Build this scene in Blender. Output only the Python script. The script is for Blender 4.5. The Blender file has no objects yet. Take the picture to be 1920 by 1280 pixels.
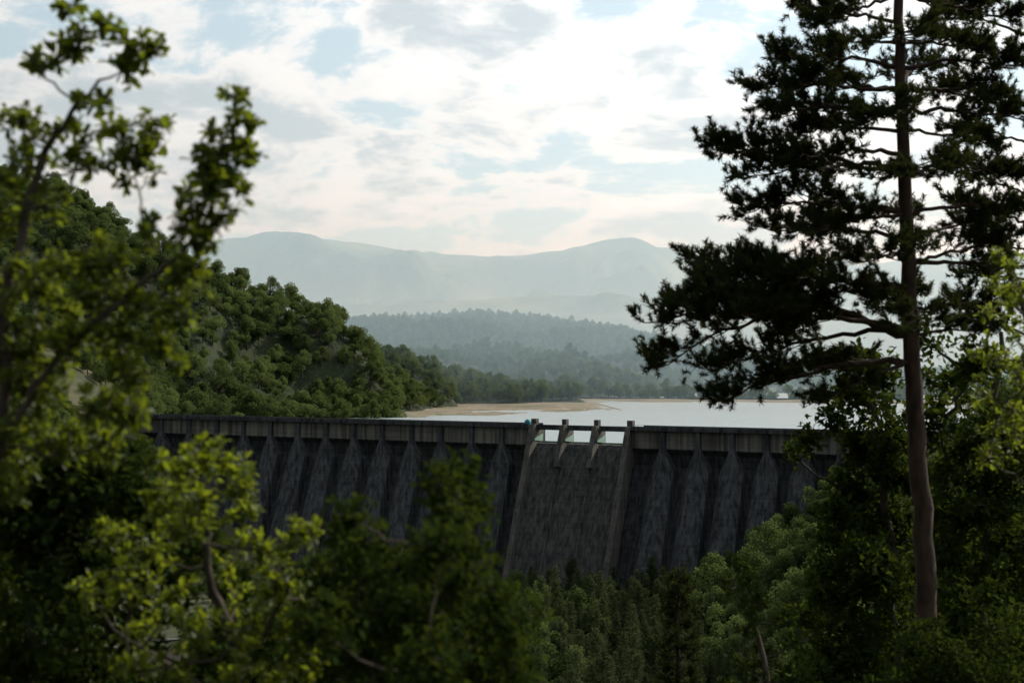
import bpy, math, numpy as np
from mathutils import Vector, noise
rng=np.random.default_rng(7)
F=2667.0; CZ=90.0
def P(px,py,Y): return np.array([(px-960)/F*Y, Y, CZ-(py-690)/F*Y])
scene=bpy.context.scene
scene.view_settings.view_transform='Standard'; scene.view_settings.look='None'
scene.view_settings.exposure=0
AZ=math.radians(60); EL=math.radians(36)
SUN=Vector((math.sin(AZ)*math.cos(EL),math.cos(AZ)*math.cos(EL),math.sin(EL)))

# ------------------------------------------------------------- helpers
def nrm(a): return a/np.maximum(np.linalg.norm(a,axis=-1,keepdims=True),1e-9)
class Acc:
    def __init__(s): s.V=[];s.n=0;s.L=[];s.T=[];s.M=[];s.S=[]
    def add(s,V,Fc,mat=0,smooth=False):
        V=np.asarray(V,float).reshape(-1,3); Fc=np.asarray(Fc,int)
        if Fc.size==0: return
        s.V.append(V); s.L.append((Fc+s.n).ravel()); s.T.append(np.full(len(Fc),Fc.shape[1]))
        s.M.append(np.full(len(Fc),mat)); s.S.append(np.full(len(Fc),smooth)); s.n+=len(V)
    def mesh(s,name,mats):
        V=np.concatenate(s.V);L=np.concatenate(s.L);T=np.concatenate(s.T);M=np.concatenate(s.M);S=np.concatenate(s.S)
        me=bpy.data.meshes.new(name)
        me.vertices.add(len(V)); me.vertices.foreach_set('co',V.astype(np.float32).ravel())
        me.loops.add(len(L)); me.loops.foreach_set('vertex_index',L.astype(np.int32))
        me.polygons.add(len(T)); st=np.concatenate([[0],np.cumsum(T)[:-1]])
        me.polygons.foreach_set('loop_start',st.astype(np.int32))
        me.polygons.foreach_set('loop_total',T.astype(np.int32))
        for m in mats: me.materials.append(m)
        me.polygons.foreach_set('material_index',M.astype(np.int32))
        me.polygons.foreach_set('use_smooth',S.astype(bool))
        me.update(calc_edges=True); me.validate()
        return me
    def obj(s,name,mats,parent=None,link=True):
        o=bpy.data.objects.new(name,s.mesh(name,mats))
        if link: scene.collection.objects.link(o)
        if parent: o.parent=parent
        return o
def empty(name):
    e=bpy.data.objects.new(name,None); scene.collection.objects.link(e); e.empty_display_size=0.5; return e

def tube(acc,pts,rad,n=6,mat=0):
    pts=np.asarray(pts,float); m=len(pts); rad=np.broadcast_to(rad,(m,))
    t=np.gradient(pts,axis=0); t=nrm(t)
    ref=np.array([0.,0,1]) if abs(t[0][2])<0.8 else np.array([1.,0,0])
    a=nrm(np.cross(t,ref)); b=np.cross(t,a)
    an=np.arange(n)*2*math.pi/n
    V=pts[:,None,:]+rad[:,None,None]*(np.cos(an)[None,:,None]*a[:,None,:]+np.sin(an)[None,:,None]*b[:,None,:])
    i=np.arange(m-1)[:,None]*n; j=np.arange(n)[None,:]; k=(j+1)%n
    Fc=np.stack([i+j,i+k,i+n+k,i+n+j],-1).reshape(-1,4)
    acc.add(V.reshape(-1,3),Fc,mat,True)
def curve(p0,p1,bend,k=7,wob=0.0):
    p0=np.asarray(p0,float);p1=np.asarray(p1,float)
    u=np.linspace(0,1,k)[:,None]
    q=p0+(p1-p0)*u+np.asarray(bend)*(4*u*(1-u))
    if wob>0:
        w=rng.normal(0,wob,(k,3)); w[0]=0;w[-1]=0; q=q+w
    return q
LEAF6=np.array([[0,0,0],[1,0,-.06],[.38,.19,.06],[.78,.25,.04],[.38,-.19,.06],[.78,-.25,.04]])
LF6=np.array([[0,1,3,2],[0,4,5,1]])
LEAF4=np.array([[0,0,0],[.6,.3,.05],[1,0,0],[.6,-.3,.05]]); LF4=np.array([[0,1,2,3]])
def leaves(acc,pos,dr,sc,tmpl=LEAF6,tf=LF6,mat=1,up=None):
    N=len(pos)
    x=nrm(dr); r=rng.normal(size=(N,3)) if up is None else nrm(up+rng.normal(0,.45,(N,3)))
    y=nrm(np.cross(r,x)); z=np.cross(x,y)
    V=pos[:,None,:]+sc[:,None,None]*(tmpl[None,:,0:1]*x[:,None]+tmpl[None,:,1:2]*y[:,None]+tmpl[None,:,2:3]*z[:,None])
    k=len(tmpl)
    Fc=(tf[None]+(np.arange(N)*k)[:,None,None]).reshape(-1,tf.shape[1])
    acc.add(V.reshape(-1,3),Fc,mat,False)
def box(acc,c0,c1,fr=None,mat=0):
    (x0,y0,z0),(x1,y1,z1)=c0,c1
    V=np.array([[x0,y0,z0],[x1,y0,z0],[x1,y1,z0],[x0,y1,z0],[x0,y0,z1],[x1,y0,z1],[x1,y1,z1],[x0,y1,z1]],float)
    if fr is not None: V=fr(V)
    acc.add(V,[[0,3,2,1],[4,5,6,7],[0,1,5,4],[1,2,6,5],[2,3,7,6],[3,0,4,7]],mat)

# ------------------------------------------------------------- materials
def newmat(name):
    m=bpy.data.materials.new(name); m.use_nodes=True; nt=m.node_tree; nt.nodes.clear()
    return m,nt,nt.nodes,nt.links
def ramp(nd,stops):
    r=nd.new('ShaderNodeValToRGB'); e=r.color_ramp.elements
    e[0].position=stops[0][0]; e[0].color=(*stops[0][1],1)
    e[1].position=stops[-1][0]; e[1].color=(*stops[-1][1],1)
    for p,c in stops[1:-1]:
        x=e.new(p); x.color=(*c,1)
    return r
def leafmat(name,c1,c2,tr=(.2,.3,.03),tf=.4,scale=6,objrand=False,gloss=False):
    m,nt,nd,lk=newmat(name)
    out=nd.new('ShaderNodeOutputMaterial'); mix=nd.new('ShaderNodeMixShader'); mix.inputs[0].default_value=tf
    if gloss:
        pb=nd.new('ShaderNodeBsdfPrincipled'); pb.inputs['Roughness'].default_value=.5; pb.inputs['Specular IOR Level'].default_value=.25
        cin=pb.inputs['Base Color']
    else:
        pb=nd.new('ShaderNodeBsdfDiffuse'); cin=pb.inputs['Color']
    tb=nd.new('ShaderNodeBsdfTranslucent')
    tc=nd.new('ShaderNodeTexCoord'); ns=nd.new('ShaderNodeTexNoise'); ns.inputs['Scale'].default_value=scale
    ns.inputs['Detail'].default_value=1
    lk.new(tc.outputs['Object'],ns.inputs['Vector'])
    fac=ns.outputs['Fac']
    if objrand:
        oi=nd.new('ShaderNodeObjectInfo'); ma=nd.new('ShaderNodeMath'); ma.operation='MULTIPLY_ADD'
        ma.inputs[1].default_value=.6; lk.new(oi.outputs['Random'],ma.inputs[0])
        m2=nd.new('ShaderNodeMath'); m2.operation='MULTIPLY'; m2.inputs[1].default_value=.45
        lk.new(fac,m2.inputs[0]); lk.new(m2.outputs[0],ma.inputs[2]); fac=ma.outputs[0]
    r=ramp(nd,[(.25,c1),(.75,c2)]); lk.new(fac,r.inputs[0])
    lk.new(r.outputs[0],cin)
    mm=nd.new('ShaderNodeMix'); mm.data_type='RGBA'; mm.blend_type='MIX'; mm.inputs[0].default_value=.6
    lk.new(r.outputs[0],mm.inputs[6]); mm.inputs[7].default_value=(*tr,1)
    lk.new(mm.outputs[2],tb.inputs['Color'])
    lk.new(pb.outputs[0],mix.inputs[1]); lk.new(tb.outputs[0],mix.inputs[2]); lk.new(mix.outputs[0],out.inputs[0])
    return m
def noisemat(name,stops,scale=1.,detail=6,bump=0.,bscale=None,rough=.9,stretch=(1,1,1),dist=1.):
    m,nt,nd,lk=newmat(name)
    out=nd.new('ShaderNodeOutputMaterial'); pb=nd.new('ShaderNodeBsdfPrincipled'); pb.inputs['Roughness'].default_value=rough
    pb.inputs['Specular IOR Level'].default_value=.2
    tc=nd.new('ShaderNodeTexCoord'); mp=nd.new('ShaderNodeMapping'); mp.inputs['Scale'].default_value=stretch
    lk.new(tc.outputs['Object'],mp.inputs[0])
    ns=nd.new('ShaderNodeTexNoise'); ns.inputs['Scale'].default_value=scale; ns.inputs['Detail'].default_value=detail
    ns.inputs['Roughness'].default_value=.62
    lk.new(mp.outputs[0],ns.inputs['Vector'])
    r=ramp(nd,stops); lk.new(ns.outputs['Fac'],r.inputs[0]); lk.new(r.outputs[0],pb.inputs['Base Color'])
    if bump:
        n2=nd.new('ShaderNodeTexNoise'); n2.inputs['Scale'].default_value=bscale or scale*3; n2.inputs['Detail'].default_value=6
        lk.new(mp.outputs[0],n2.inputs['Vector'])
        b=nd.new('ShaderNodeBump'); b.inputs['Strength'].default_value=bump; b.inputs['Distance'].default_value=dist
        lk.new(n2.outputs['Fac'],b.inputs['Height']); lk.new(b.outputs[0],pb.inputs['Normal'])
    lk.new(pb.outputs[0],out.inputs[0]); return m
M_leaf=leafmat('oak_leaf',(.012,.022,.005),(.042,.064,.010),(.36,.43,.02),.38,9,gloss=True)
M_leafB=leafmat('bush_leaf',(.015,.026,.005),(.052,.078,.011),(.42,.49,.02),.43,7,gloss=True)
M_leafD=leafmat('hornbeam_leaf',(.008,.015,.005),(.023,.036,.009),(.10,.13,.012),.25,2)
M_leafR=leafmat('broadleaf_leaf',(.008,.015,.006),(.027,.042,.011),(.13,.17,.015),.27,1.)
M_leafY=leafmat('bright_leaf',(.03,.048,.009),(.065,.09,.014),(.32,.37,.02),.45,1.5,gloss=True)
M_needle=leafmat('pine_needle',(.009,.015,.007),(.028,.037,.014),(.09,.105,.02),.2,1.5)
M_bark=noisemat('bark',[(.3,(.02,.016,.012)),(.7,(.07,.056,.042))],14,6,.6,30,.9,(1,1,.35),.02)
M_pbark=noisemat('pine_bark',[(.3,(.012,.009,.007)),(.7,(.055,.033,.022))],9,6,.8,16,.9,(1,1,.4),.03)
M_fdec=leafmat('forest_leaf',(.024,.042,.015),(.105,.142,.045),(.17,.215,.06),.34,.25,True)
M_fcon=leafmat('forest_needle',(.026,.038,.018),(.075,.092,.04),(.10,.115,.045),.22,.5,True)
M_grass=noisemat('grass_ground',[(.3,(.025,.028,.014)),(.5,(.045,.05,.022)),(.7,(.09,.08,.045))],.035,8,.4,.4)
M_forestfloor=noisemat('forest_floor',[(.3,(.010,.016,.007)),(.7,(.026,.036,.014))],.05,8,.6,.3,dist=2)
M_far=noisemat('mountain_forest',[(.35,(.012,.022,.012)),(.5,(.045,.06,.028)),(.68,(.16,.16,.085))],.0022,10,1.,.012,dist=40)
M_shore=noisemat('shore_soil',[(.3,(.08,.068,.05)),(.46,(.15,.125,.09)),(.53,(.20,.165,.12)),(.59,(.11,.11,.06)),(.70,(.065,.08,.038))],.05,9,.6,.5,stretch=(.5,1,3))

def concrete(name,lo,hi,streak=.5):
    m,nt,nd,lk=newmat(name)
    out=nd.new('ShaderNodeOutputMaterial'); pb=nd.new('ShaderNodeBsdfPrincipled'); pb.inputs['Roughness'].default_value=.9
    pb.inputs['Specular IOR Level'].default_value=.15
    tc=nd.new('ShaderNodeTexCoord')
    def ns(sc,st,det=6):
        mp=nd.new('ShaderNodeMapping'); mp.inputs['Scale'].default_value=st; lk.new(tc.outputs['Object'],mp.inputs[0])
        n=nd.new('ShaderNodeTexNoise'); n.inputs['Scale'].default_value=sc; n.inputs['Detail'].default_value=det; n.inputs['Roughness'].default_value=.65
        lk.new(mp.outputs[0],n.inputs['Vector']); return n
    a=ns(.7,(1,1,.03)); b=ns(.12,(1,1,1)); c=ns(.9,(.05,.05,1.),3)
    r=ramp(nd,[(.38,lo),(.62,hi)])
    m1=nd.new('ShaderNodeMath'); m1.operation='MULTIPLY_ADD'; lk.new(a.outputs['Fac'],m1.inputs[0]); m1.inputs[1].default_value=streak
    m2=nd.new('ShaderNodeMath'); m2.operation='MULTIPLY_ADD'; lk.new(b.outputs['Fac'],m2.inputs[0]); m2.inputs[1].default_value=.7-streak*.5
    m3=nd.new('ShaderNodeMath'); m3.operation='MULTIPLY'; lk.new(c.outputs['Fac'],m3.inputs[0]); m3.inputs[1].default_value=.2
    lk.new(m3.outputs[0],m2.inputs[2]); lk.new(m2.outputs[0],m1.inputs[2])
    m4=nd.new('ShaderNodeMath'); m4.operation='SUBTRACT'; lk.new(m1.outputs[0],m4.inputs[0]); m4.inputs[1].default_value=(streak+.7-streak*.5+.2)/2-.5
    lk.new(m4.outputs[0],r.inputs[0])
    sx=nd.new('ShaderNodeSeparateXYZ'); lk.new(tc.outputs['Object'],sx.inputs[0])
    fr=nd.new('ShaderNodeMath'); fr.operation='FRACT'; dv=nd.new('ShaderNodeMath'); dv.operation='DIVIDE'; dv.inputs[1].default_value=2.4
    lk.new(sx.outputs[2],dv.inputs[0]); lk.new(dv.outputs[0],fr.inputs[0])
    lt=nd.new('ShaderNodeMath'); lt.operation='LESS_THAN'; lt.inputs[1].default_value=.12; lk.new(fr.outputs[0],lt.inputs[0])
    mx=nd.new('ShaderNodeMix'); mx.data_type='RGBA'; mx.blend_type='MULTIPLY'; mx.inputs[7].default_value=(.88,.88,.88,1)
    lk.new(lt.outputs[0],mx.inputs[0]); lk.new(r.outputs[0],mx.inputs[6])
    lk.new(mx.outputs[2],pb.inputs['Base Color'])
    bp=nd.new('ShaderNodeBump'); bp.inputs['Strength'].default_value=.4; bp.inputs['Distance'].default_value=.3
    lk.new(a.outputs['Fac'],bp.inputs['Height']); lk.new(bp.outputs[0],pb.inputs['Normal'])
    lk.new(pb.outputs[0],out.inputs[0]); return m
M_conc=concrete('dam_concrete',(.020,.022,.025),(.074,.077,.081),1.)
M_groove_shade=concrete('dam_recess_shade_concrete',(.016,.018,.020),(.052,.054,.057),1.)  # darker copy of the dam concrete: shade between the ribs put into the colour
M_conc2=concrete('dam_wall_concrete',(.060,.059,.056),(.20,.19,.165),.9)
M_conc3=concrete('spillway_concrete',(.026,.027,.028),(.080,.078,.073),1.)
M_pier=concrete('pier_concrete',(.04,.039,.037),(.115,.108,.095),.6)
def plain(name,c,rough=.7,metal=0):
    return noisemat(name,[(.3,tuple(x*.8 for x in c)),(.7,c)],2,4,rough=rough)
M_dark=plain('dark_steel',(.05,.05,.05)); M_green=plain('gate_paint',(.20,.32,.25)); M_teal=plain('teal_fabric',(.02,.16,.20))
M_wall=plain('plaster',(.18,.165,.14)); M_roof=plain('roof_tile',(.08,.06,.05))
M_track=plain('gravel',(.14,.125,.10))

# ------------------------------------------------------------- terrain
P0=np.array([-186.5,654.6]); D=np.array([.854,-.520]); Nn=np.array([-.520,-.854])
CR=CZ-21.6; WL=CZ-28.6
def fn(x,y,sc,seed=0.,oct=4):
    return noise.fractal(Vector((x*sc+seed,y*sc-seed,seed*.7)),1.0,2.0,oct)
def sm(a,b,x):
    t=min(max((x-a)/(b-a),0),1); return t*t*(3-2*t)
def terr(X,Y):
    s=(X-P0[0])*D[0]+(Y-P0[1])*D[1]; r=(X-P0[0])*Nn[0]+(Y-P0[1])*Nn[1]
    up=max(0,-r-8)
    A=80.3-.6*max(0,math.hypot(X,Y)-2.)
    B=min(max(0,(X-48-1.0*up))*.68,95)
    C=min(max(0,(118-s-.8*up))*.55,92)
    h=max(A,B,C,0)
    z=CZ-82+h+ (fn(X,Y,.02,3.)*2.0 if h<78 else 0)
    if Y<0: z+= min(-Y*.25,40)
    far=sm(1350,1700,Y)
    z=max(z,(CZ-100)*(1-far)+(CZ-24)*far) if Y>1200 else z
    return z
def axis(lo,hi,n,c,p=2.4):
    t=np.linspace(-1,1,n); q=np.sign(t)*np.abs(t)**p
    return np.where(q<0,c+q*(c-lo),c+q*(hi-c))
xs=axis(-12000,12000,190,0,3.4); ys=np.concatenate([np.linspace(-400,-20,14),np.linspace(-14,760,170),np.geomspace(780,16000,50)])
V=np.array([[x,y,terr(x,y)] for y in ys for x in xs])
nx=len(xs);ny=len(ys)
i=np.arange(ny-1)[:,None]*nx;j=np.arange(nx-1)[None]
a=Acc();a.add(V,np.stack([i+j,i+j+1,i+nx+j+1,i+nx+j],-1).reshape(-1,4),0,True);a.obj('ground',[M_grass])

# lake
m,nt,nd,lk=newmat('lake_water'); out=nd.new('ShaderNodeOutputMaterial'); pb=nd.new('ShaderNodeBsdfPrincipled')
pb.inputs['Base Color'].default_value=(.18,.22,.23,1); pb.inputs['Roughness'].default_value=.3; pb.inputs['IOR'].default_value=1.33
tc=nd.new('ShaderNodeTexCoord'); ns=nd.new('ShaderNodeTexNoise'); ns.inputs['Scale'].default_value=.25; ns.inputs['Detail'].default_value=5
mp=nd.new('ShaderNodeMapping'); mp.inputs['Scale'].default_value=(.5,1,1); lk.new(tc.outputs['Object'],mp.inputs[0]); lk.new(mp.outputs[0],ns.inputs[0])
bp=nd.new('ShaderNodeBump'); bp.inputs['Strength'].default_value=1.; bp.inputs['Distance'].default_value=1.6
lk.new(ns.outputs['Fac'],bp.inputs['Height']); lk.new(bp.outputs[0],pb.inputs['Normal']); lk.new(pb.outputs[0],out.inputs[0]); M_water=m
a=Acc()
lp=[P0-D*160+Nn*-2, P0+D*460+Nn*-2, np.array([1500,500.]),np.array([1500,1700.]),np.array([-900,1700.]),np.array([-900,900.])]
a.add([[p[0],p[1],WL] for p in lp],[[0,1,2,3,4,5]],0); a.obj('lake_water',[M_water])

# hills
def resamp(pts,n):
    pts=np.asarray(pts,float); d=np.concatenate([[0],np.cumsum(np.linalg.norm(np.diff(pts[:,:1],axis=0),axis=1))])
    u=np.linspace(0,d[-1],n); return np.stack([np.interp(u,d,pts[:,k]) for k in range(3)],1)
def hill(name,ridge,foot,nu,nv,amp,nsc,mat,power=1.15,seed=1.,back=1.0,trees=None,ridgeamp=.25):
    R=resamp([P(*r) for r in ridge],nu); Fo=resamp([[ (f[0]-960)/F*f[1],f[1],f[2]] for f in foot],nu)
    vs=np.concatenate([np.linspace(0,1,nv),1+np.linspace(0,1,nv//2)[1:]*back])
    V=np.zeros((len(vs),nu,3))
    for k,v in enumerate(vs):
        xy=Fo[:,:2]+(R[:,:2]-Fo[:,:2])*v
        if v<=1: z=Fo[:,2]+(R[:,2]-Fo[:,2])*(1-(1-v)**power)
        else: z=R[:,2]-(R[:,2]-Fo[:,2]+20)*((v-1)/back)**1.4
        w=min(v*4,1)*(ridgeamp+(1-ridgeamp)*min(abs(1-v)*2,1))
        for q in range(nu):
            V[k,q,:2]=xy[q]; V[k,q,2]=z[q]+amp*w*(fn(xy[q][0],xy[q][1],nsc,seed,7)-(.45 if v<1 else 0)*(1-ridgeamp)*min(abs(1-v)*2,1))
    nvv=len(vs); i=np.arange(nvv-1)[:,None]*nu;j=np.arange(nu-1)[None]
    a=Acc();a.add(V.reshape(-1,3),np.stack([i+j,i+j+1,i+nu+j+1,i+nu+j],-1).reshape(-1,4),0,True)
    a.obj(name,[mat])
    return V,nv
def samp(V,n,vmin=0.02,vmax=1.1,nv=None):
    A=V[:-1,:-1];B=V[:-1,1:];C=V[1:,:-1];Dd=V[1:,1:]
    ar=np.linalg.norm(np.cross(B-A,C-A),axis=-1)
    rows=np.arange(ar.shape[0]); mask=(rows<=(nv-1)*vmax)
    ar=ar*mask[:,None]; p=ar.ravel()/ar.sum()
    idx=rng.choice(len(p),n,p=p); r,c=np.unravel_index(idx,ar.shape)
    u=rng.random(n)[:,None];v=rng.random(n)[:,None]
    return (A[r,c]*(1-u)*(1-v)+B[r,c]*u*(1-v)+C[r,c]*(1-u)*v+Dd[r,c]*u*v)
def thin(p,d):
    g={};o=[]
    for q in p:
        k=(int(q[0]//d),int(q[1]//d)); ok=True
        for a_ in(-1,0,1):
            for b_ in(-1,0,1):
                for w in g.get((k[0]+a_,k[1]+b_),()):
                    if (w[0]-q[0])**2+(w[1]-q[1])**2<d*d: ok=False;break
                if not ok:break
            if not ok:break
        if ok: g.setdefault(k,[]).append(q);o.append(q)
    return np.array(o)

def proto_dec(h,seed):
    r=np.random.default_rng(seed); a=Acc()
    tube(a,[[0,0,-1.5],[0.1,0,h*.3],[0,.1,h*.7]],[.28,.22,.08],6,0)
    K=16; pos=[];dirs=[];sc=[]
    for k in range(K):
        t=r.random(); an=r.random()*6.28; hh=h*(.28+.62*t); rr=h*.32*math.sin(math.pi*min(1,(.25+.75*t)*.9+.05))*math.sqrt(r.random())*1.15
        c=np.array([rr*math.cos(an),rr*math.sin(an),hh]); br=h*(.10+.07*r.random())
        tube(a,[[0,0,hh*.6],c*np.array([.5,.5,.9]),c],[.10,.06,.03],4,0)
        n=190; d=r.normal(size=(n,3)); d/=np.linalg.norm(d,axis=1)[:,None]; q=c+d*br*np.array([1,1,.8])*(r.random((n,1))**.2)
        pos.append(q);dirs.append(r.normal(size=(n,3))+d*.6);sc.append(r.uniform(.4,.72,n))
    global rng; sv=rng; rng=r
    leaves(a,np.concatenate(pos),np.concatenate(dirs),np.concatenate(sc),LEAF4,LF4,1); rng=sv
    return a.obj('broadleaf_crown',[M_bark,M_fdec],link=False)
def proto_con(h,seed):
    r=np.random.default_rng(seed); a=Acc()
    tube(a,[[0,0,-1.5],[0,0,h*.5],[0,0,h*.99]],[.2,.13,.02],6,0)
    pos=[];dirs=[];sc=[]
    z=h*.15; wd=r.uniform(.13,.2); pw=r.uniform(.55,.9)
    while z<h*.98:
        f=1-(z/h); R=h*wd*(f**pw)*r.uniform(.65,1.25)+.15; nb=5
        for b in range(nb):
            an=r.random()*6.28; n=max(5,int(30*R/2.5)); t=np.linspace(.15,1,n)
            Rb=R*r.uniform(.6,1.25)
            q=np.stack([np.cos(an)*t*Rb,np.sin(an)*t*Rb,z-.15*t*Rb+.35*Rb*t*t],1)+r.normal(0,.17,(n,3))
            pos.append(q); d=np.stack([np.cos(an)+r.normal(0,.8,n),np.sin(an)+r.normal(0,.8,n),r.uniform(-.2,.9,n)],1)
            dirs.append(d);sc.append(r.uniform(.25,.5,n))
        z+=h*.025*(.6+f)*r.uniform(.6,1.4)
    global rng; sv=rng; rng=r
    leaves(a,np.concatenate(pos),np.concatenate(dirs),np.concatenate(sc),LEAF4,LF4,1); rng=sv
    return a.obj('conifer_crown',[M_bark,M_fcon],link=False)
cdec=bpy.data.collections.new('broadleaf_prototypes'); ccon=bpy.data.collections.new('conifer_prototypes'); cmix=bpy.data.collections.new('mixed_prototypes')
for k in range(6):
    o=proto_dec(10.5+k*.7,20+k); cdec.objects.link(o); cmix.objects.link(o)
for k in range(7):
    o=proto_con(12+k*.8,40+k); ccon.objects.link(o)
    if k<1: cmix.objects.link(o)
def scatter(name,pts,coll,smin,smax):
    me=bpy.data.meshes.new(name); me.from_pydata([tuple(p) for p in pts],[],[])
    at=me.attributes.new('scl','FLOAT','POINT'); at.data.foreach_set('value',(smin+(smax-smin)*rng.random(len(pts))**1.4).astype(np.float32))
    o=bpy.data.objects.new(name,me); scene.collection.objects.link(o)
    g=bpy.data.node_groups.new(name+'_nodes','GeometryNodeTree')
    g.interface.new_socket('Geometry',in_out='INPUT',socket_type='NodeSocketGeometry')
    g.interface.new_socket('Geometry',in_out='OUTPUT',socket_type='NodeSocketGeometry')
    n=g.nodes;l=g.links
    gi=n.new('NodeGroupInput');go=n.new('NodeGroupOutput');ip=n.new('GeometryNodeInstanceOnPoints')
    ci=n.new('GeometryNodeCollectionInfo');ci.inputs['Collection'].default_value=coll
    ci.inputs['Separate Children'].default_value=True;ci.inputs['Reset Children'].default_value=True
    ip.inputs['Pick Instance'].default_value=True
    rv=n.new('FunctionNodeRandomValue');rv.data_type='FLOAT_VECTOR'
    rv.inputs[0].default_value=(-.05,-.05,0);rv.inputs[1].default_value=(.05,.05,6.283)
    ri=n.new('FunctionNodeRandomValue');ri.data_type='INT';ri.inputs[4].default_value=0;ri.inputs[5].default_value=len(coll.objects)-1
    ri.inputs['Seed'].default_value=5
    na=n.new('GeometryNodeInputNamedAttribute');na.data_type='FLOAT';na.inputs[0].default_value='scl'
    l.new(gi.outputs[0],ip.inputs['Points']);l.new(ci.outputs[0],ip.inputs['Instance'])
    l.new(rv.outputs[0],ip.inputs['Rotation']);l.new(ri.outputs[2],ip.inputs['Instance Index']);l.new(na.outputs[0],ip.inputs['Scale'])
    l.new(ip.outputs[0],go.inputs[0])
    md=o.modifiers.new('scatter','NODES');md.node_group=g
    return o

w=WL-3
VA,nA=hill('forest_hill',[(-700,300,950),(0,350,960),(130,395,950),(230,440,945),(330,500,940),(450,560,930),(560,590,930),(640,625,930),(690,668,930),(738,785,880)],
 [(-700,620,w+20),(0,680,w+12),(200,705,w+5),(450,760,w),(600,790,w),(745,825,w)],90,40,34,.013,M_forestfloor,1.2,2.,ridgeamp=.10)
VB,nB=hill('forest_hill',[(560,650,1120),(690,672,1110),(760,680,1100),(820,710,1080),(862,765,1020)],
 [(560,830,w),(740,850,w),(800,930,w),(862,960,w)],40,24,8,.015,M_forestfloor,1.2,5.)
VC,nC=hill('forest_hill',[(700,690,1290),(850,712,1250),(930,728,1220),(1024,752,1150)],
 [(700,1000,w),(860,1040,w),(940,1050,w),(1026,1060,w)],40,20,6,.015,M_forestfloor,1.2,8.)
VD,nD=hill('forest_hill',[(960,736,1350),(1040,742,1290),(1085,748,1220),(1116,760,1160)],
 [(960,1080,w),(1040,1090,w),(1085,1100,w),(1118,1105,w)],30,14,4,.015,M_forestfloor,1.2,9.)
VE,nE=hill('middle_hill',[(200,625,2500),(520,625,2500),(660,614,2500),(800,602,2500),(900,594,2500),(1000,602,2500),(1100,618,2450),(1200,642,2400),(1300,665,2300),(1450,690,2200),(1650,705,2100),(2200,700,2000)],
 [(200,1400,w+4),(900,1380,w+5),(1100,1290,w+5),(1500,1260,w+5),(2200,1250,w+5)],110,50,55,.0045,M_forestfloor,1.1,12.,ridgeamp=.06)
hill('mountain',[(-600,600,5200),(300,600,5200),(500,592,5200),(700,580,5200),(850,566,5200),(1000,552,5200),(1150,556,5200),(1300,580,5200),(1500,600,5200),(1700,585,5200),(2400,560,5200)],
 [(-600,3200,CZ-20),(2400,3200,CZ-20)],220,80,200,.0020,M_far,1.05,15.,ridgeamp=.05)
hill('mountain',[(-900,480,9000),(0,470,9000),(300,462,9000),(430,449,9000),(500,447,9000),(570,446,9000),(640,456,9000),(700,460,9000),(760,470,9000),(830,476,9000),(940,483,9000),(1020,482,9000),(1080,468,9000),(1130,461,9000),(1200,464,9000),(1250,470,9000),(1320,484,9000),(1380,482,9000),(1430,472,9000),(1500,482,9000),(1600,500,9000),(1750,480,9000),(2600,450,9000)],
 [(-900,5600,CZ-20),(2600,5600,CZ-20)],400,110,480,.0013,M_far,1.0,18.,ridgeamp=.02)
hill('lake_shore',[(480,790,790),(640,774,860),(740,767,940),(850,758,1060),(950,755,1110),(1060,754,1140),(1120,755,1150),(1178,771,945)],
 [(480,745,WL-.3),(640,768,WL-.3),(740,778,WL-.3),(820,774,WL-.3),(880,794,WL-.3),(940,808,WL-.3),(1000,808,WL-.3),(1050,840,WL-.3),(1100,862,WL-.3),(1178,908,WL-.3)],110,24,1.7,.03,M_shore,1.6,21.,ridgeamp=.15)
hill('lake_shore',[(1000,746,1300),(1150,747,1290),(1300,748,1280),(1540,749,1250),(2200,749,1250)],
 [(1000,1140,WL-.3),(1150,1165,WL-.3),(1300,1150,WL-.3),(1400,1130,WL-.3),(1540,1100,WL-.3),(2200,1090,WL-.3)],60,14,1.3,.02,M_shore,1.4,23.)
pa=thin(samp(VA,14000,nv=nA),7.6); scatter('hillside_forest',pa,cdec,.8,1.75)
pbb=thin(np.concatenate([samp(VB,3500,nv=nB),samp(VC,4500,nv=nC),samp(VD,2500,nv=nD)]),7.2); pbb=pbb[pbb[:,2]>WL+.6]; scatter('lakeside_forest',pbb,cmix,.7,1.35)
pe=samp(VE,22000,nv=nE); pe=thin(pe,10.); scatter('distant_forest',pe,cdec,.8,1.5)

def tpts(x0,x1,y0,y1,n,d,cond=lambda x,y,z:True):
    o=[]
    for x,y in zip(rng.uniform(x0,x1,n),rng.uniform(y0,y1,n)):
        z=terr(x,y)
        r=(x-P0[0])*Nn[0]+(y-P0[1])*Nn[1]
        if cond(x,y,z,r): o.append((x,y,z-.3))
    return thin(np.array(o),d)
SL=.36
def slope_in(r,z): return r>max(0,(CR-z))*SL+15
scatter('pine_grove',tpts(6,56,300,520,1500,2.7,lambda x,y,z,r: slope_in(r,z) and z<CZ-66 and fn(x,y,.05,4.)>-.35),ccon,.5,1.3)
scatter('valley_forest',np.concatenate([tpts(38,190,200,520,3800,6.,lambda x,y,z,r: slope_in(r,z) and z>=CZ-80),
   tpts(0,60,330,500,90,9.,lambda x,y,z,r: slope_in(r,z)),
   tpts(-420,-60,420,760,4500,6.5,lambda x,y,z,r: slope_in(r,z) and z>CZ-79),
   tpts(-420,-90,560,1000,3500,7,lambda x,y,z,r: r<-14 and z>WL+1),
   tpts(-60,10,330,520,300,6,lambda x,y,z,r: slope_in(r,z)),
   tpts(-330,8,250,560,330,7,lambda x,y,z,r: slope_in(r,z))]),cdec,.6,1.3)

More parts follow.
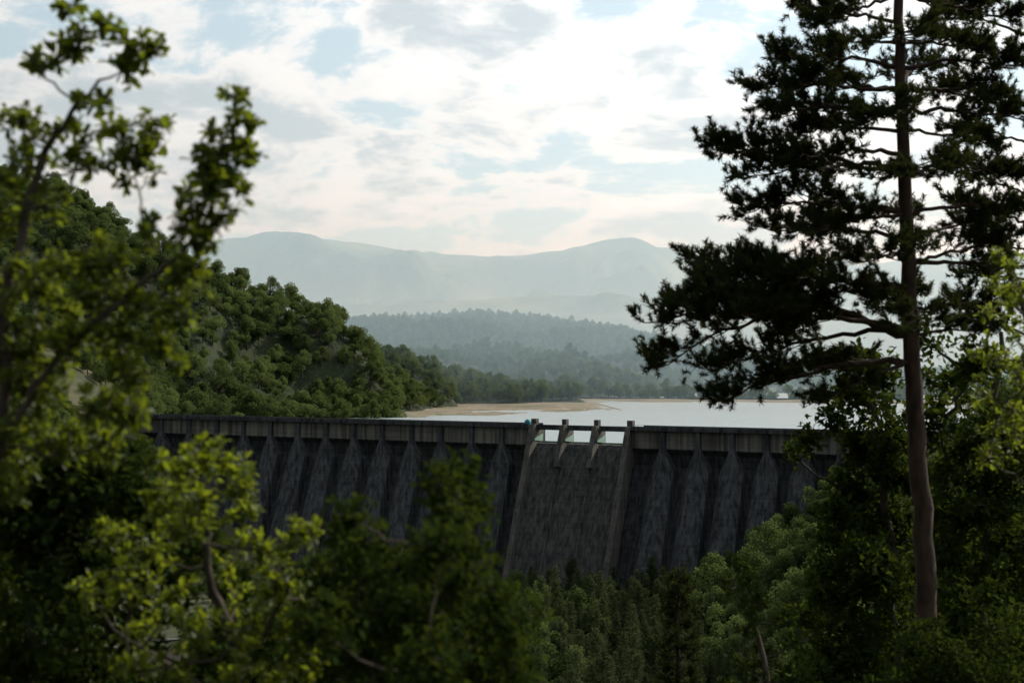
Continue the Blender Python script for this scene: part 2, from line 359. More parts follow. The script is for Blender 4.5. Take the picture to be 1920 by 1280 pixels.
# ------------------------------------------------------------- dam
def sAt(px):
    k=(px-960)/F
    return (k*P0[1]-P0[0])/(D[0]-k*D[1])
def fr(V):
    V=np.asarray(V,float); xy=P0+V[:,0:1]*D+V[:,1:2]*Nn
    return np.concatenate([xy,V[:,2:3]],1)
dam=empty('concrete_dam')
JL=[sAt(p) for p in (200,254,306,358,410,460,511,562,614,667,720,775,830,887,943)]
SP=[sAt(p) for p in (1000,1057,1117,1180)]
JR=[sAt(p) for p in (1245,1311,1375,1440,1508,1578,1650,1725)]
JL=[JL[0]-28,JL[0]-14]+JL
BZ=CZ-92
def prism(acc,prof,s0,s1,mat):
    n=len(prof); V=[(s0,r,z) for r,z in prof]+[(s1,r,z) for r,z in prof]
    V=fr(V); acc.add(V,[[k,(k+1)%n,n+(k+1)%n,n+k] for k in range(n)],mat)
    acc.add(V,[list(range(n))[::-1]],mat); acc.add(V,[[n+k for k in range(n)]],mat)
def rib(acc,s,wide=1.):
    z=[CR-.9,CR-6.5,CR-9,CR-15,BZ]; hw=[.75,.8,1.5,4.4*wide,5.2*wide]
    ro=[1.5,2.1,2.8,3.9,3.9+SL*(CR-15-BZ)]
    V=[]
    for zz,h,r in zip(z,hw,ro):
        rb=-8 if zz>CR-12 else -8+SL*(CR-12-zz)
        c=min(h*.45,2.0)
        V+=[(s-h,rb,zz),(s-h,r-c*.9,zz),(s-h+c,r,zz),(s+h-c,r,zz),(s+h,r-c*.9,zz),(s+h,rb,zz)]
    Fc=[]
    for k in range(4):
        for q in range(5): Fc.append([k*6+q,k*6+q+1,k*6+7+q,k*6+6+q])
    acc.add(fr(V),Fc,0); acc.add(fr(V[:6]),[[0,1,2,3,4,5]],0)
a=Acc()
allL=[JL[0]-20]+JL+[SP[0]]; allR=[SP[3]]+JR+[JR[-1]+20]
for arr in (allL,allR):
    H=CR-7.5
    for s0,s1 in zip(arr[:-1],arr[1:]):
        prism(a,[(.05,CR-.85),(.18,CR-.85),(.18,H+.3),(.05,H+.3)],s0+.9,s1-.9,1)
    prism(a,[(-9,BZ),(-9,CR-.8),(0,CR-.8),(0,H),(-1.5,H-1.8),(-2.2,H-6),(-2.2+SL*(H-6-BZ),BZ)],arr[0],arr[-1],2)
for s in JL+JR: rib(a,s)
a.obj('buttress_wall',[M_conc,M_conc2,M_groove_shade],dam)
a=Acc()
for s0,s1 in ((JL[0]-20,SP[0]-1.2),(SP[3]+1.2,JR[-1]+20)):
    box(a,(s0,-9.6,CR-.8),(s1,1.9,CR-.15),fr)
    box(a,(s0,1.55,CR-.15),(s1,1.85,CR+.7),fr)
    box(a,(s0,-9.5,CR-.15),(s1,-9.2,CR+.7),fr)
a.obj('crest_walkway',[M_conc],dam)
a=Acc()
for s0,s1 in ((JL[0]-20,SP[0]-1.2),(SP[3]+1.2,JR[-1]+20)):
    t=s0
    while t<s1:
        box(a,(t,1.65,CR+.7),(t+.1,1.75,CR+1.15),fr); t+=3
    box(a,(s0,1.66,CR+1.1),(s1,1.74,CR+1.18),fr)
a.obj('railing',[M_dark],dam)
a=Acc()
SI=CR-6.3
prof=[(-7,BZ),(-7,SI-2.5),(-5.5,SI-.8),(-4,SI-.1),(-2.5,SI),(-1,SI-.3),(.6,SI-1.8),(2.2,SI-4.6),(3.6,SI-8)]
prof.append((3.6+SL*(SI-8-BZ),BZ))
prism(a,prof,SP[0],SP[3],0)
for s in SP[1:3]:
    prism(a,[(3.6,SI-9),(4.8,SI-9),(4.8+SL*(SI-9-BZ),BZ),(3.6+SL*(SI-9-BZ)-2,BZ)],s-.4,s+.4,0)
a.obj('spillway_chute',[M_conc3],dam)
a=Acc()
for k,s in enumerate(SP):
    e=k in(0,3); h=1.1 if e else .9
    pr=[(-6,SI-3),(-6,CR+.2),(-2.2,CR+.2),(-2.2,CR+2.6),(-.2,CR+2.6),(-.2,CR+.6),(1.2,CR+.3),(3.4,CR-5.5),(6.2,CR-14.5)]
    if e: pr+= [(6.2+SL*(CR-14.5-BZ),BZ),(0+SL*(CR-14.5-BZ),BZ),(0,CR-15)]
    else: pr+= [(2,CR-15.5),(1,CR-12)]
    prism(a,pr,s-h,s+h,0)
a.obj('gate_pier',[M_pier],dam)
a=Acc()
for k in range(3):
    s0,s1=SP[k]+1.16,SP[k+1]-1.16
    box(a,(s0,-3.2,CR-1.5),(s1,-.4,CR-.35),fr)
    box(a,(s0,-.7,CR-.35),(s1,-.55,CR+.45),fr)
a.obj('gate_bridge',[M_conc],dam)
a=Acc()
for k in range(3):
    s0,s1=SP[k]+1.0,SP[k+1]-1.0
    prism(a,[(-5.6,SI-1.5),(-5.2,SI+.4),(-5.0,SI+.4),(-5.4,SI-1.5)],s0,s1,0)
    prism(a,[(-4.6,SI+.3),(-4.9,SI+3.2),(1.6,SI+1.4),(1.6,SI+1.0)],s0+.17,s0+.35,0)
a.obj('spillway_gate',[M_green],dam)
a=Acc(); s=sAt(982); n=10; rings=[]
for k,(rr,z) in enumerate(((1.5,0),(1.45,1.0),(1.15,1.8),(.6,2.2),(.05,2.4))):
    for q in range(n):
        an=q*6.283/n; rings.append((s+rr*math.cos(an),-3+rr*math.sin(an)*.9,CR-.1+z))
a.add(fr(rings),[[k*n+q,k*n+(q+1)%n,(k+1)*n+(q+1)%n,(k+1)*n+q] for k in range(4) for q in range(n)],0,True)
a.obj('teal_tent',[M_teal])

def house(px,Y,w,l,h,rot,rm):
    e=empty('village_house'); X=(px-960)/F*Y; z=terr(X,Y)-.3
    a=Acc(); box(a,(-l/2,-w/2,0),(l/2,w/2,h)); a.add([[-l/2,-w/2,h],[-l/2,w/2,h],[-l/2,0,h+w*.38],[l/2,-w/2,h],[l/2,w/2,h],[l/2,0,h+w*.38]],[[0,1,2],[3,5,4]],0)
    a.obj('walls',[M_wall],e)
    a=Acc(); o=.5
    for sg in(-1,1):
        V=[[-l/2-o,sg*(w/2+o),h-.25],[l/2+o,sg*(w/2+o),h-.25],[l/2+o,0,h+w*.38+.15],[-l/2-o,0,h+w*.38+.15]]
        V+= [[x,y,zz+.18] for x,y,zz in V]
        a.add(V,[[0,1,2,3],[4,5,6,7],[0,1,5,4],[1,2,6,5],[2,3,7,6],[3,0,4,7]],0)
    box(a,(l*.2,-.3,h+w*.2),(l*.2+.6,.3,h+w*.38+1)); a.obj('roof',[rm],e)
    a=Acc()
    for x in(-l*.3,0,l*.3): box(a,(x-.5,-w/2-.04,1.1),(x+.5,-w/2+.02,2.3))
    box(a,(l*.12,-w/2-.05,0.3),(l*.12+.9,-w/2+.02,2.3)); a.obj('window',[M_dark],e)
    e.location=(X,Y,z); e.rotation_euler=(0,0,rot)
house(80,425,7,10,3.,.4,M_roof); house(310,388,7,11,2.8,-.3,M_roof)
a=Acc(); tp=curve([-190,350,0],[10,480,0],[0,25,0],40)
V=[]
for p in tp:
    for dy in(-2,2): V.append((p[0],p[1]+dy,terr(p[0],p[1]+dy)+.25))
a.add(V,[[2*k,2*k+2,2*k+3,2*k+1] for k in range(39)]); a.obj('gravel_track',[M_track])

# ------------------------------------------------------------- broadleaf trees made of limbs, twigs and leaves
def broadleaf(name,trunks,clumps,lsize,lpr,mats,twig=.006,detail6=True,limb=.012,spread=1.,nmul=1.):
    a=Acc(); sk=[]
    for pts,r0,r1 in trunks:
        pts=np.asarray(pts,float); k=len(pts)
        u=np.linspace(0,k-1,(k-1)*6+1); q=np.stack([np.interp(u,np.arange(k),pts[:,c]) for c in range(3)],1)
        if len(q)>8:
            ker=np.array([1,2,3,2,1.])/9; qq=np.stack([np.convolve(np.pad(q[:,c],2,'edge'),ker,'valid') for c in range(3)],1); q=qq
        q[1:-1]+=rng.normal(0,r0*.35,(len(q)-2,3))
        tube(a,q,np.linspace(r0,r1,len(q)),7,0); sk.append(q)
    SK=np.concatenate(sk)
    LP=[];LD=[];LS=[]
    for (px,py,Y,rp,nr) in sorted(clumps,key=lambda c:-c[1]):
        nr=int(round(nr*nmul))
        c=P(px,py,Y); R=rp/F*Y
        cost=np.linalg.norm(SK-c,axis=1)+.8*np.maximum(0,SK[:,2]-c[2])
        b=SK[np.argmin(cost)]; d=np.linalg.norm(c-b)
        q=curve(b,c,[0,0,-.08*d],8,d*.025); tube(a,q,np.linspace(limb*(1+d*.3),twig,8),5,0); 
        SK=np.concatenate([SK,q[2:]])
        local=[q[-1],q[-2],q[-3]]
        for t in range(nr):
            dv=nrm(rng.normal(size=3)); rad=R*rng.random()**.45
            p=c+dv*rad*np.array([1,1.1*spread,.85])+np.array([0,0,.1*R])
            Lc=np.array(local); b=Lc[np.argmin(np.linalg.norm(Lc-p,axis=1)+.3*rng.random(len(Lc))*R)]
            dd=np.linalg.norm(p-b); q=curve(b,p,[0,0,-.06*dd],4); tube(a,q,np.linspace(twig*.8,twig*.35,4),4,0)
            local.append(p); local.append(q[2])
            td=nrm(p-b+1e-6); n=rng.integers(int(lpr*.7),int(lpr*1.3)+1)
            at=np.clip(1-rng.random(n)**1.6*.9,0,1)[:,None]
            pos=b+(p-b)*at+ (rng.normal(0,lsize*.6,(n,3)) if lpr>15 else 0)
            dr=nrm(td*.55+rng.normal(0,.75,(n,3))+np.array([0,0,.05]))
            LP.append(pos);LD.append(dr);LS.append(rng.uniform(.6,1.2,n)*lsize)
    up=np.array([0.,0,1.])
    leaves(a,np.concatenate(LP),np.concatenate(LD),np.concatenate(LS),LEAF6 if detail6 else LEAF4,LF6 if detail6 else LF4,1,up=up)
    return a.obj(name,mats)
trk=[([P(-120,1500,5.4),P(-60,1100,5.3),P(0,800,5.2),P(20,450,5.2),P(100,250,5.2),P(190,140,5.2)],.035,.006),
     ([P(-20,900,5.2),P(60,720,5.1),P(190,590,5.),P(300,510,5.),P(370,440,5.),P(420,330,5.),P(440,215,5.)],.016,.004),
     ([P(-60,1050,5.3),P(-30,600,5.6),P(-60,200,5.7)],.03,.01)]
cl=[(150,75,5.2,50,9),(95,110,5.2,45,9),(245,95,5.2,55,11),(290,75,5.2,28,4),(190,50,5.2,30,4),(140,0,5.3,30,3),(120,20,5.2,28,3),
 (60,120,5.2,25,3),(230,130,5.2,40,6),
 (30,230,5.2,70,14),(110,250,5.2,55,8),(180,200,5.2,45,6),(220,270,5.2,70,16),(280,290,5.2,50,9),(160,310,5.2,60,12),(40,320,5.2,80,18),(285,235,5.2,30,4),(250,330,5.2,40,6),
 (90,390,5.2,55,8),(10,420,5.2,70,14),
 (442,180,5.,18,3),(450,225,5.,32,6),(415,270,5.,45,9),(460,285,5.,42,8),(380,300,5.,35,6),(400,330,5.,55,11),(430,350,5.,40,6),(365,375,5.,50,9),(410,400,5.,45,8),(350,430,5.,50,10),(390,455,5.,35,6),(280,440,5.,40,6),
 (150,490,5.,70,16),(80,520,5.2,60,13),(220,500,5.,45,9),(180,555,5.,60,14),(250,560,5.,45,8),(340,530,5.,50,11),(330,590,5.,45,9),(370,500,5.,30,4),
 (60,600,5.2,90,28),(130,640,5.,55,14),(20,680,5.2,80,26),(230,640,5.,50,12),(300,640,5.,40,7),(330,680,5.,25,4),(240,700,5.,45,9),(90,730,5.2,60,18),(30,800,5.2,75,24),(180,760,5.,50,12),(250,770,5.1,45,9),(200,830,5.2,50,12),
 (10,540,5.3,60,16),(110,830,5.3,60,16),(0,900,5.3,80,22)]
broadleaf('oak_tree',trk,cl,.046,11,[M_bark,M_leaf],twig=.0035,limb=.005,nmul=1.4)
trk=[([P(460,1450,6.2),P(435,1180,6.1),P(395,1080,6.),P(380,960,6.),P(390,900,6.)],.028,.007),
     ([P(440,1350,6.1),P(330,1250,6.),P(220,1180,6.)],.02,.006),([P(445,1250,6.1),P(520,1150,6.),P(560,1050,6.)],.018,.005)]
cl=[]
for x,y,r,n in [(400,860,50,14),(340,880,50,14),(440,900,50,14),(380,930,55,14),(460,960,40,10),(310,940,50,14),(350,990,50,10),(480,1030,45,7),(560,1010,45,8),(520,1060,50,8),
  (430,1060,50,6),(290,1040,60,12),(220,1010,55,11),(240,1090,60,13),(330,1110,50,9),(440,1130,45,6),(520,1120,50,9),(180,1120,60,10),(270,1170,60,12),(380,1180,55,9),(470,1200,50,9),(550,1170,50,9),
  (340,1240,50,8),(440,1270,55,10),(560,1250,60,12),(240,1250,50,8),(500,1310,60,10),(380,1320,60,10),(600,1100,40,6),(580,990,30,4)]: cl.append((x,y,6.+rng.normal(0,.25),r,n))
broadleaf('oak_bush',trk,cl,.046,12,[M_bark,M_leafB],twig=.0035,limb=.006,nmul=1.35)
trk=[([P(40,1500,7.5),P(60,1200,7.5),P(80,950,7.5)],.04,.01)]
cl=[]
for x,y,r,n in [(40,950,100,30),(140,900,70,18),(200,960,90,26),(90,1050,110,34),(20,1130,110,34),(200,1100,80,20),(30,1240,60,16),(120,870,60,12),(230,870,45,9),(60,850,70,14),(250,930,60,16),(300,1010,70,16),(160,1010,90,26),(180,1250,70,16),(260,1180,60,14),(100,1280,60,14),(320,1090,60,14),(380,1040,50,10),(440,1110,50,10),(400,1220,60,14),(500,1190,50,10),(120,1180,70,16)]: cl.append((x,y,7.5+rng.normal(0,.3),r,n))
broadleaf('hornbeam_shrub',trk,cl,.075,18,[M_bark,M_leafD],twig=.004,limb=.008,nmul=1.3)
trk=[([P(740,1500,6.),P(790,1250,5.9),P(820,1150,5.8),P(850,1000,5.8),P(865,900,5.8)],.025,.005),([P(730,1450,6.),P(680,1200,6.),P(660,1000,6.)],.02,.005)]
cl=[]
for x,y,r,n in [(865,890,30,7),(835,925,45,10),(880,950,40,8),(850,990,55,14),(820,1040,60,14),(880,1040,50,11),(660,965,30,6),(650,1010,45,11),(690,1045,50,13),(630,1080,60,14),(720,1090,70,20),(780,1080,60,18),(850,1100,70,20),(650,1150,80,24),(750,1160,80,28),(840,1170,80,24),(920,1120,50,9),(950,1170,50,9),(690,1230,80,26),(800,1240,70,20),(920,1220,70,14),(970,1150,40,7),(960,1250,40,7),(620,1260,70,20),(880,1290,70,14),(600,1180,60,16)]:
    cl.append((x,y,5.8+rng.normal(0,.3),r,n))
broadleaf('hornbeam_shrub',trk,cl,.050,16,[M_bark,M_leafD],twig=.0035,limb=.006,nmul=1.3)
trk=[([P(500,1700,9.5),P(520,1400,9.5),P(560,1150,9.5)],.05,.012),([P(510,1600,9.5),P(300,1350,9.5)],.03,.01),([P(510,1600,9.5),P(760,1300,9.5)],.03,.01)]
cl=[(x,y,9.5+rng.normal(0,.4),85,26) for x,y in [(620,1130),(700,1120),(780,1120),(640,1220),(730,1220),(820,1200),(880,1180),(560,1200),(560,1300),(650,1300),(740,1300),(830,1290),(920,1270),(460,1250),(400,1300),(480,1330),(60,1300),(-30,1060),(-20,1240),(140,1120),(240,1290)]]
broadleaf('hornbeam_shrub',trk,cl,.10,20,[M_bark,M_leafD],twig=.006,limb=.012,detail6=False)
def rc(lst,Y,sd=.6): return [(x,y,Y+rng.normal(0,sd),r,n) for x,y,r,n in lst]
Y=24
trk=[([P(1700,1900,Y),P(1690,1300,Y),P(1660,1000,Y),P(1640,700,Y)],.16,.03),([P(1690,1200,Y),P(1600,1050,Y),P(1560,950,Y)],.07,.02)]
cl=rc([(1610,690,45,12),(1650,700,40,10),(1590,730,45,12),(1640,760,55,16),(1560,790,32,8),(1600,820,50,14),(1680,820,60,20),(1520,820,30,6),(1490,850,18,3),(1640,870,60,22),(1590,920,40,12),(1700,900,60,22),(1560,960,30,8),(1620,960,60,24),(1680,990,70,30),(1580,1010,50,18),(1550,1060,40,10),(1620,1070,70,30),(1560,1120,50,20),(1680,1100,80,34),(1530,1160,45,14),(1610,1180,80,34),(1680,1200,80,34),(1550,1230,55,20),(1600,1280,80,32),(1700,1290,80,32),(1520,1280,50,14),(1770,1000,70,26),(1770,1150,70,26),(1780,1280,70,26)],Y)
broadleaf('broadleaf_tree',trk,cl,.14,30,[M_bark,M_leafR],twig=.012,limb=.03,detail6=False,nmul=1.15)
Y=20
trk=[([P(1860,1900,Y),P(1850,1300,Y),P(1840,900,Y),P(1880,600,Y)],.16,.03)]
cl=rc([(1780,720,50,14),(1830,690,60,16),(1760,800,60,18),(1850,800,80,26),(1780,880,70,22),(1880,900,80,28),(1800,960,80,28),(1900,1000,90,30),(1780,1050,80,26),(1870,1090,90,30),(1790,1150,80,28),(1890,1190,90,30),(1800,1260,90,30),(1900,1290,90,30),(1740,640,30,6),(1960,850,90,24),(1960,1100,90,24),(1750,1220,50,12)],Y)
broadleaf('broadleaf_tree',trk,cl,.12,30,[M_bark,M_leafR],twig=.012,limb=.03,detail6=False,nmul=1.2)
Y=11
trk=[([P(2050,1700,Y),P(1980,1100,Y),P(1940,700,Y),P(1900,480,Y)],.06,.01)]
cl=rc([(1880,470,25,4),(1900,500,30,7),(1870,530,30,7),(1900,570,40,10),(1860,600,35,8),(1910,640,45,12),(1850,660,35,8),(1890,700,50,12),(1840,730,35,7),(1900,770,50,12),(1860,800,45,10),(1900,840,50,10),(1850,860,30,6),(1930,560,50,12),(1940,700,60,14)],Y,.3)
broadleaf('beech_tree',trk,cl,.065,10,[M_bark,M_leafY],twig=.005,limb=.01)
Y=17
trk=[([P(1450,1700,Y),P(1440,1350,Y),P(1420,1180,Y),P(1390,1060,Y)],.07,.012)]
cl=rc([(1385,1060,25,5),(1410,1085,30,6),(1370,1100,25,5),(1420,1130,35,7),(1460,1160,35,7),(1400,1180,35,7),(1440,1220,40,9),(1490,1200,35,7),(1400,1250,40,9),(1460,1270,40,10),(1370,1290,35,6),(1500,1270,40,8)],Y,.3)
broadleaf('broadleaf_tree',trk,cl,.085,14,[M_bark,M_leafR],twig=.006,limb=.015,nmul=1.3)
Y=14.5
trk=[([P(1820,1900,Y),P(1800,1400,Y),P(1770,1240,Y)],.05,.012)]
cl=rc([(1700,1210,40,10),(1775,1210,45,12),(1730,1250,60,18),(1810,1250,60,18),(1680,1280,50,14),(1760,1300,60,18),(1640,1310,50,12),(1850,1190,60,14),(1870,1290,60,14),(1840,1110,45,10),(1745,1170,30,7)],Y,.3)
broadleaf('broadleaf_shrub',trk,cl,.08,18,[M_bark,M_leafD],twig=.006,limb=.015,nmul=1.2)

def pine(name,trunk,r0,r1,branches,Y,dens=1.,nl=.075,tuftn=34,thick=.0042):
    a=Acc(); trunk=np.asarray(trunk,float); k=len(trunk)
    u=np.linspace(0,k-1,40); q=np.stack([np.interp(u,np.arange(k),trunk[:,c]) for c in range(3)],1)
    q[1:-1]+=rng.normal(0,.012,(38,3)); tube(a,q,np.linspace(r0,r1,40),10,0)
    TP=[];TD=[]
    def tuftline(p0,p1,n):
        d=nrm(p1-p0)
        for t in np.linspace(.35,1,n):
            TP.append(p0+(p1-p0)*t+rng.normal(0,.02,3)); TD.append(nrm(d+rng.normal(0,.5,3)+np.array([0,0,.45])))
    for (sy,tx,ty,dY,sag,w) in branches:
        zz=P(0,sy,Y)[2]; b=q[np.argmin(abs(q[:,2]-zz))]
        tip=P(tx,ty,Y+dY); L=np.linalg.norm(tip-b)
        m=16; bc=curve(b,tip,[0,0,sag*L],m,L*.012)
        tube(a,bc,np.linspace(.015+.011*L,.007,m),6,0)
        ax=nrm(tip-b); side=nrm(np.cross(ax,[0,0,1]))
        ns=int(8*L*dens*w)+3
        for s_ in range(ns):
            t=1-rng.random()**1.1*.72; i0=t*(m-1); i=int(min(i0,m-2)); pb_=bc[i]+(bc[i+1]-bc[i])*(i0-i)
            sg=rng.choice([-1,1]); l2=(.26+.62*(1-t)+.12*rng.random())*min(1,L/2.2)*rng.uniform(.6,1.2)
            dv=nrm(ax*rng.uniform(.4,1.1)+side*sg*rng.uniform(.3,1.2)+np.array([0,0,rng.uniform(-.18,.45)]))
            pe_=pb_+dv*l2; sc_=curve(pb_,pe_,[0,0,-.06*l2],5); tube(a,sc_,np.linspace(.009,.004,5),4,0)
            tuftline(sc_[2],pe_,3)
            for _ in range(int(2+4*l2)):
                tt=rng.uniform(.3,1); p3=pb_+dv*l2*tt; d3=nrm(dv+rng.normal(0,.6,3)+np.array([0,0,.3])); e3=p3+d3*rng.uniform(.1,.26)
                tube(a,[p3,(p3+e3)/2,e3],[.005,.004,.003],3,0); tuftline(p3,e3,2)
        tuftline(bc[-3],tip,4)
    TP=np.array(TP);TD=np.array(TD); N=len(TP)
    n=tuftn; pos=np.repeat(TP,n,0); d=np.repeat(TD,n,0)
    along=rng.uniform(0,.12,(N*n,1)); rad=nrm(np.cross(d,rng.normal(size=(N*n,3))))
    base=pos+d*along; nd_=nrm(d*rng.uniform(.3,1.,(N*n,1))+rad*rng.uniform(.5,1.,(N*n,1)))
    tip=base+nd_*nl*rng.uniform(.7,1.15,(N*n,1)); wv=nrm(np.cross(nd_,rng.normal(size=(N*n,3))))*thick
    V=np.stack([base-wv,base+wv,tip],1).reshape(-1,3)
    a.add(V,np.arange(N*n*3).reshape(-1,3),1)
    print('tufts',N)
    return a.obj(name,[M_pbark,M_needle])
Y=18.
br=[(-60,1520,-30,.3,.03,1.),(-20,1540,40,-.4,.02,1),(60,1560,80,.5,.02,1),(30,1500,10,.2,.0,1.),
 (150,1425,165,.0,.04,1.2),(120,1470,110,.6,.05,1.1),(190,1450,215,-.6,.05,1),(170,1520,150,.9,.0,1),
 (250,1500,250,.4,.05,.9),(330,1352,290,.0,.05,1.2),(330,1400,335,.6,.06,1.1),(300,1480,300,-.6,.03,1),
 (420,1405,390,.0,.05,1.2),(430,1440,430,.7,.03,1.1),(410,1520,440,-.7,.04,.9),
 (540,1315,490,.2,-.02,1.3),(560,1330,545,-.4,.04,1.2),(520,1400,500,.8,.02,1.1),(560,1430,590,-.9,.05,.9),
 (640,1208,605,.0,.10,1.4),(650,1225,690,.4,.13,1.2),(645,1290,600,-.5,.06,1.1),(650,1330,700,.8,.08,1.),
 (670,1365,750,-.2,.06,1.),(680,1450,720,.6,.05,.8),(690,1540,750,-.5,.02,.6),
 (-60,1880,-40,.0,.03,1),(0,1900,40,.4,.03,1.1),(60,1850,90,-.5,.03,1.1),(110,1930,120,.1,.04,1.2),(160,1870,190,.6,.04,1.2),
 (210,1940,225,.0,.04,1.2),(260,1860,270,-.5,.04,1.1),(330,1900,330,.3,.05,1.2),(390,1940,395,-.3,.05,1.2),(430,1850,420,.6,.03,1.),
 (490,1900,440,.0,.0,1.1),(500,1960,500,.5,.02,1.1),(580,1900,570,.2,.03,1),(640,1850,620,-.3,.03,.8),
 (100,1690,60,-1.9,.02,.6),(220,1650,220,-2.,.03,.6),(340,1740,330,-2.2,.03,.6),(470,1640,480,-2.1,.03,.6),(600,1740,610,-2.2,.03,.6),(160,1720,120,1.9,.02,.6),(400,1660,400,2,.03,.6),(560,1680,560,2,.03,.6)]
pine('pine_tree',[P(1745,1900,Y),P(1742,1280,Y),P(1728,1000,Y),P(1712,700,Y),P(1700,400,Y),P(1692,150,Y),P(1686,-150,Y)],.16,.05,br,Y,1.05,.08,44,.007)
Y=26.
br=[(s,x,y,d_,.03,.8) for s,x,y,d_ in [(60,1780,20,0),(120,1800,80,.6),(200,1790,150,-.5),(280,1800,240,.5),(350,1830,330,0),(420,1800,380,-.6),(480,1830,450,.6),(550,1800,520,0),(630,1820,600,.5),(700,1840,680,0),
   (100,1960,60,0),(200,1990,160,0),(300,1980,260,.4),(400,1990,380,0),(500,1990,480,.5),(600,1990,580,0)]]
pine('pine_tree',[P(1950,1900,Y),P(1945,1000,Y),P(1940,500,Y),P(1935,0,Y),P(1930,-200,Y)],.17,.06,br,Y,.9,.09,36,.009)
Y=30.
br=[]
for k,py in enumerate(range(1075,1420,14)):
    f=(py-1050)/340
    for sg in(-1,1):
        br.append((py,1272+sg*(8+26*f)*rng.uniform(.5,1.3),py+4+rng.uniform(-6,10),rng.normal(0,.2),.02,.6))
pine('young_pine',[P(1274,1900,Y),P(1274,1500,Y),P(1270,1250,Y),P(1268,1100,Y),P(1272,1050,Y)],.07,.015,br,Y,.6,.09,16,.010)

def haze(name,y0,z0,z1,dens):
    m,nt,nd,lk=newmat(name); out=nd.new('ShaderNodeOutputMaterial'); vs=nd.new('ShaderNodeVolumeScatter')
    vs.inputs['Color'].default_value=(.53,.81,1,1); vs.inputs['Density'].default_value=dens; vs.inputs['Anisotropy'].default_value=.35
    lk.new(vs.outputs[0],out.inputs['Volume'])
    a=Acc(); box(a,(-11000,y0,z0),(11000,13000,z1)); a.obj(name,[m])
haze('valley_haze',980,CZ-120,CZ+140,.00056)
haze('sky_haze',1140,CZ+141,CZ+820,.00018)

# ------------------------------------------------------------- world
W=bpy.data.worlds.new('World'); scene.world=W; W.use_nodes=True; nt=W.node_tree; nd=nt.nodes; lk=nt.links; nd.clear()
out=nd.new('ShaderNodeOutputWorld'); bg=nd.new('ShaderNodeBackground'); bg.inputs[1].default_value=.15
sky=nd.new('ShaderNodeTexSky'); sky.sky_type='NISHITA'; sky.sun_disc=False; sky.sun_elevation=EL; sky.sun_rotation=AZ
sky.air_density=1.; sky.dust_density=.5; sky.ozone_density=1.5
tc=nd.new('ShaderNodeTexCoord'); sx=nd.new('ShaderNodeSeparateXYZ'); lk.new(tc.outputs['Generated'],sx.inputs[0])
def mth(op,a_=None,b_=None,c_=None,clamp=False):
    n=nd.new('ShaderNodeMath'); n.operation=op; n.use_clamp=clamp
    for k,v in enumerate((a_,b_,c_)):
        if v is None: continue
        if isinstance(v,(int,float)): n.inputs[k].default_value=v
        else: lk.new(v,n.inputs[k])
    return n.outputs[0]
zc=mth('ADD',mth('MAXIMUM',sx.outputs[2],0.),.30)
cu=mth('DIVIDE',sx.outputs[0],zc); cv=mth('DIVIDE',sx.outputs[1],zc)
cb=nd.new('ShaderNodeCombineXYZ'); lk.new(cu,cb.inputs[0]); lk.new(cv,cb.inputs[1]); cb.inputs[2].default_value=3.3
def wn(sc,det,rough,off):
    mp=nd.new('ShaderNodeMapping'); mp.inputs['Location'].default_value=off; lk.new(cb.outputs[0],mp.inputs[0])
    n=nd.new('ShaderNodeTexNoise'); n.inputs['Scale'].default_value=sc; n.inputs['Detail'].default_value=det; n.inputs['Roughness'].default_value=rough
    n.inputs['Distortion'].default_value=.2
    lk.new(mp.outputs[0],n.inputs['Vector']); return n.outputs['Fac']
n1=wn(3.0,8,.62,(0,0,0)); n2=wn(4.2,7,.6,(5,2,1)); n3=wn(1.3,2,.5,(9,4,2))
def ss(x,a_,b_):
    n=nd.new('ShaderNodeMapRange'); n.interpolation_type='SMOOTHSTEP'; lk.new(x,n.inputs[0]); n.inputs[1].default_value=a_; n.inputs[2].default_value=b_; return n.outputs[0]
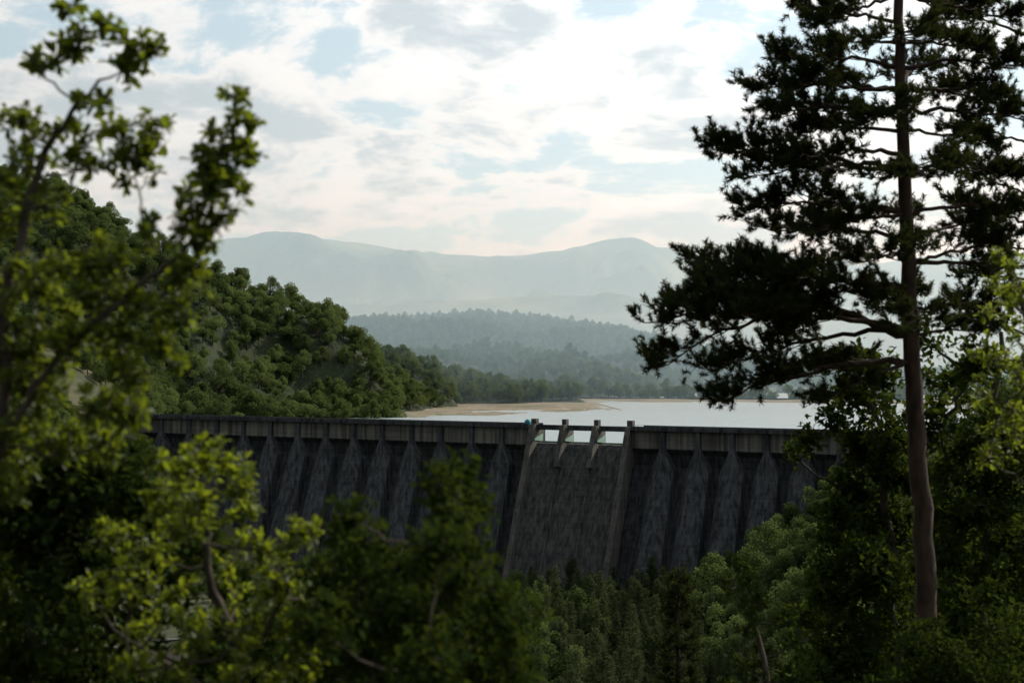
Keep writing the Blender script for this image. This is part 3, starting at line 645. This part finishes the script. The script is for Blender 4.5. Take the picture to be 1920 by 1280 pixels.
n1b=mth('ADD',n1,mth('MULTIPLY_ADD',n3,.35,-.165))
mask=ss(n1b,.42,.51)
shade=mth('MULTIPLY',ss(n1b,.47,.59),ss(n2,.38,.54))
dp=nd.new('ShaderNodeVectorMath'); dp.operation='DOT_PRODUCT'; lk.new(tc.outputs['Generated'],dp.inputs[0]); dp.inputs[1].default_value=SUN
g=mth('POWER',mth('MULTIPLY_ADD',dp.outputs['Value'],.5,.5,True),2.0); gl=mth('MULTIPLY_ADD',g,.92,.08)
def mixc(f,a_,b_):
    m_=nd.new('ShaderNodeMix'); m_.data_type='RGBA'
    for k,v in ((0,f),(6,a_),(7,b_)):
        if isinstance(v,(int,float)): m_.inputs[k].default_value=v
        elif isinstance(v,tuple): m_.inputs[k].default_value=v
        else: lk.new(v,m_.inputs[k])
    return m_.outputs[2]
def scl(c,f):
    cs=nd.new('ShaderNodeVectorMath'); cs.operation='SCALE'; lk.new(c,cs.inputs[0]); lk.new(f,cs.inputs['Scale']); return cs.outputs[0]
cloud=scl(mixc(shade,(13.5,13.5,13.4,1),(7.0,7.8,8.5,1)),gl)
hz=nd.new('ShaderNodeRGB'); hz.outputs[0].default_value=(7.6,9.4,10.4,1)
base=mixc(.74,sky.outputs[0],scl(hz.outputs[0],gl))
fin=mixc(mth('MULTIPLY',mask,.93),base,cloud)
lk.new(fin,bg.inputs[0]); lk.new(bg.outputs[0],out.inputs[0])

sd=bpy.data.lights.new('sun','SUN'); sd.energy=5.0; sd.angle=math.radians(.5); sd.color=(1,.93,.80)
so=bpy.data.objects.new('sun',sd); scene.collection.objects.link(so); so.rotation_euler=SUN.to_track_quat('Z','Y').to_euler()

cam=bpy.data.cameras.new('camera'); co=bpy.data.objects.new('camera',cam); scene.collection.objects.link(co); scene.camera=co
cam.sensor_width=36; cam.lens=50; cam.clip_end=40000; cam.clip_start=.1
co.location=(0,0,CZ); co.rotation_euler=(math.pi/2+math.atan(50/F),0,0)
cam.dof.use_dof=True; cam.dof.focus_distance=500; cam.dof.aperture_fstop=2.8
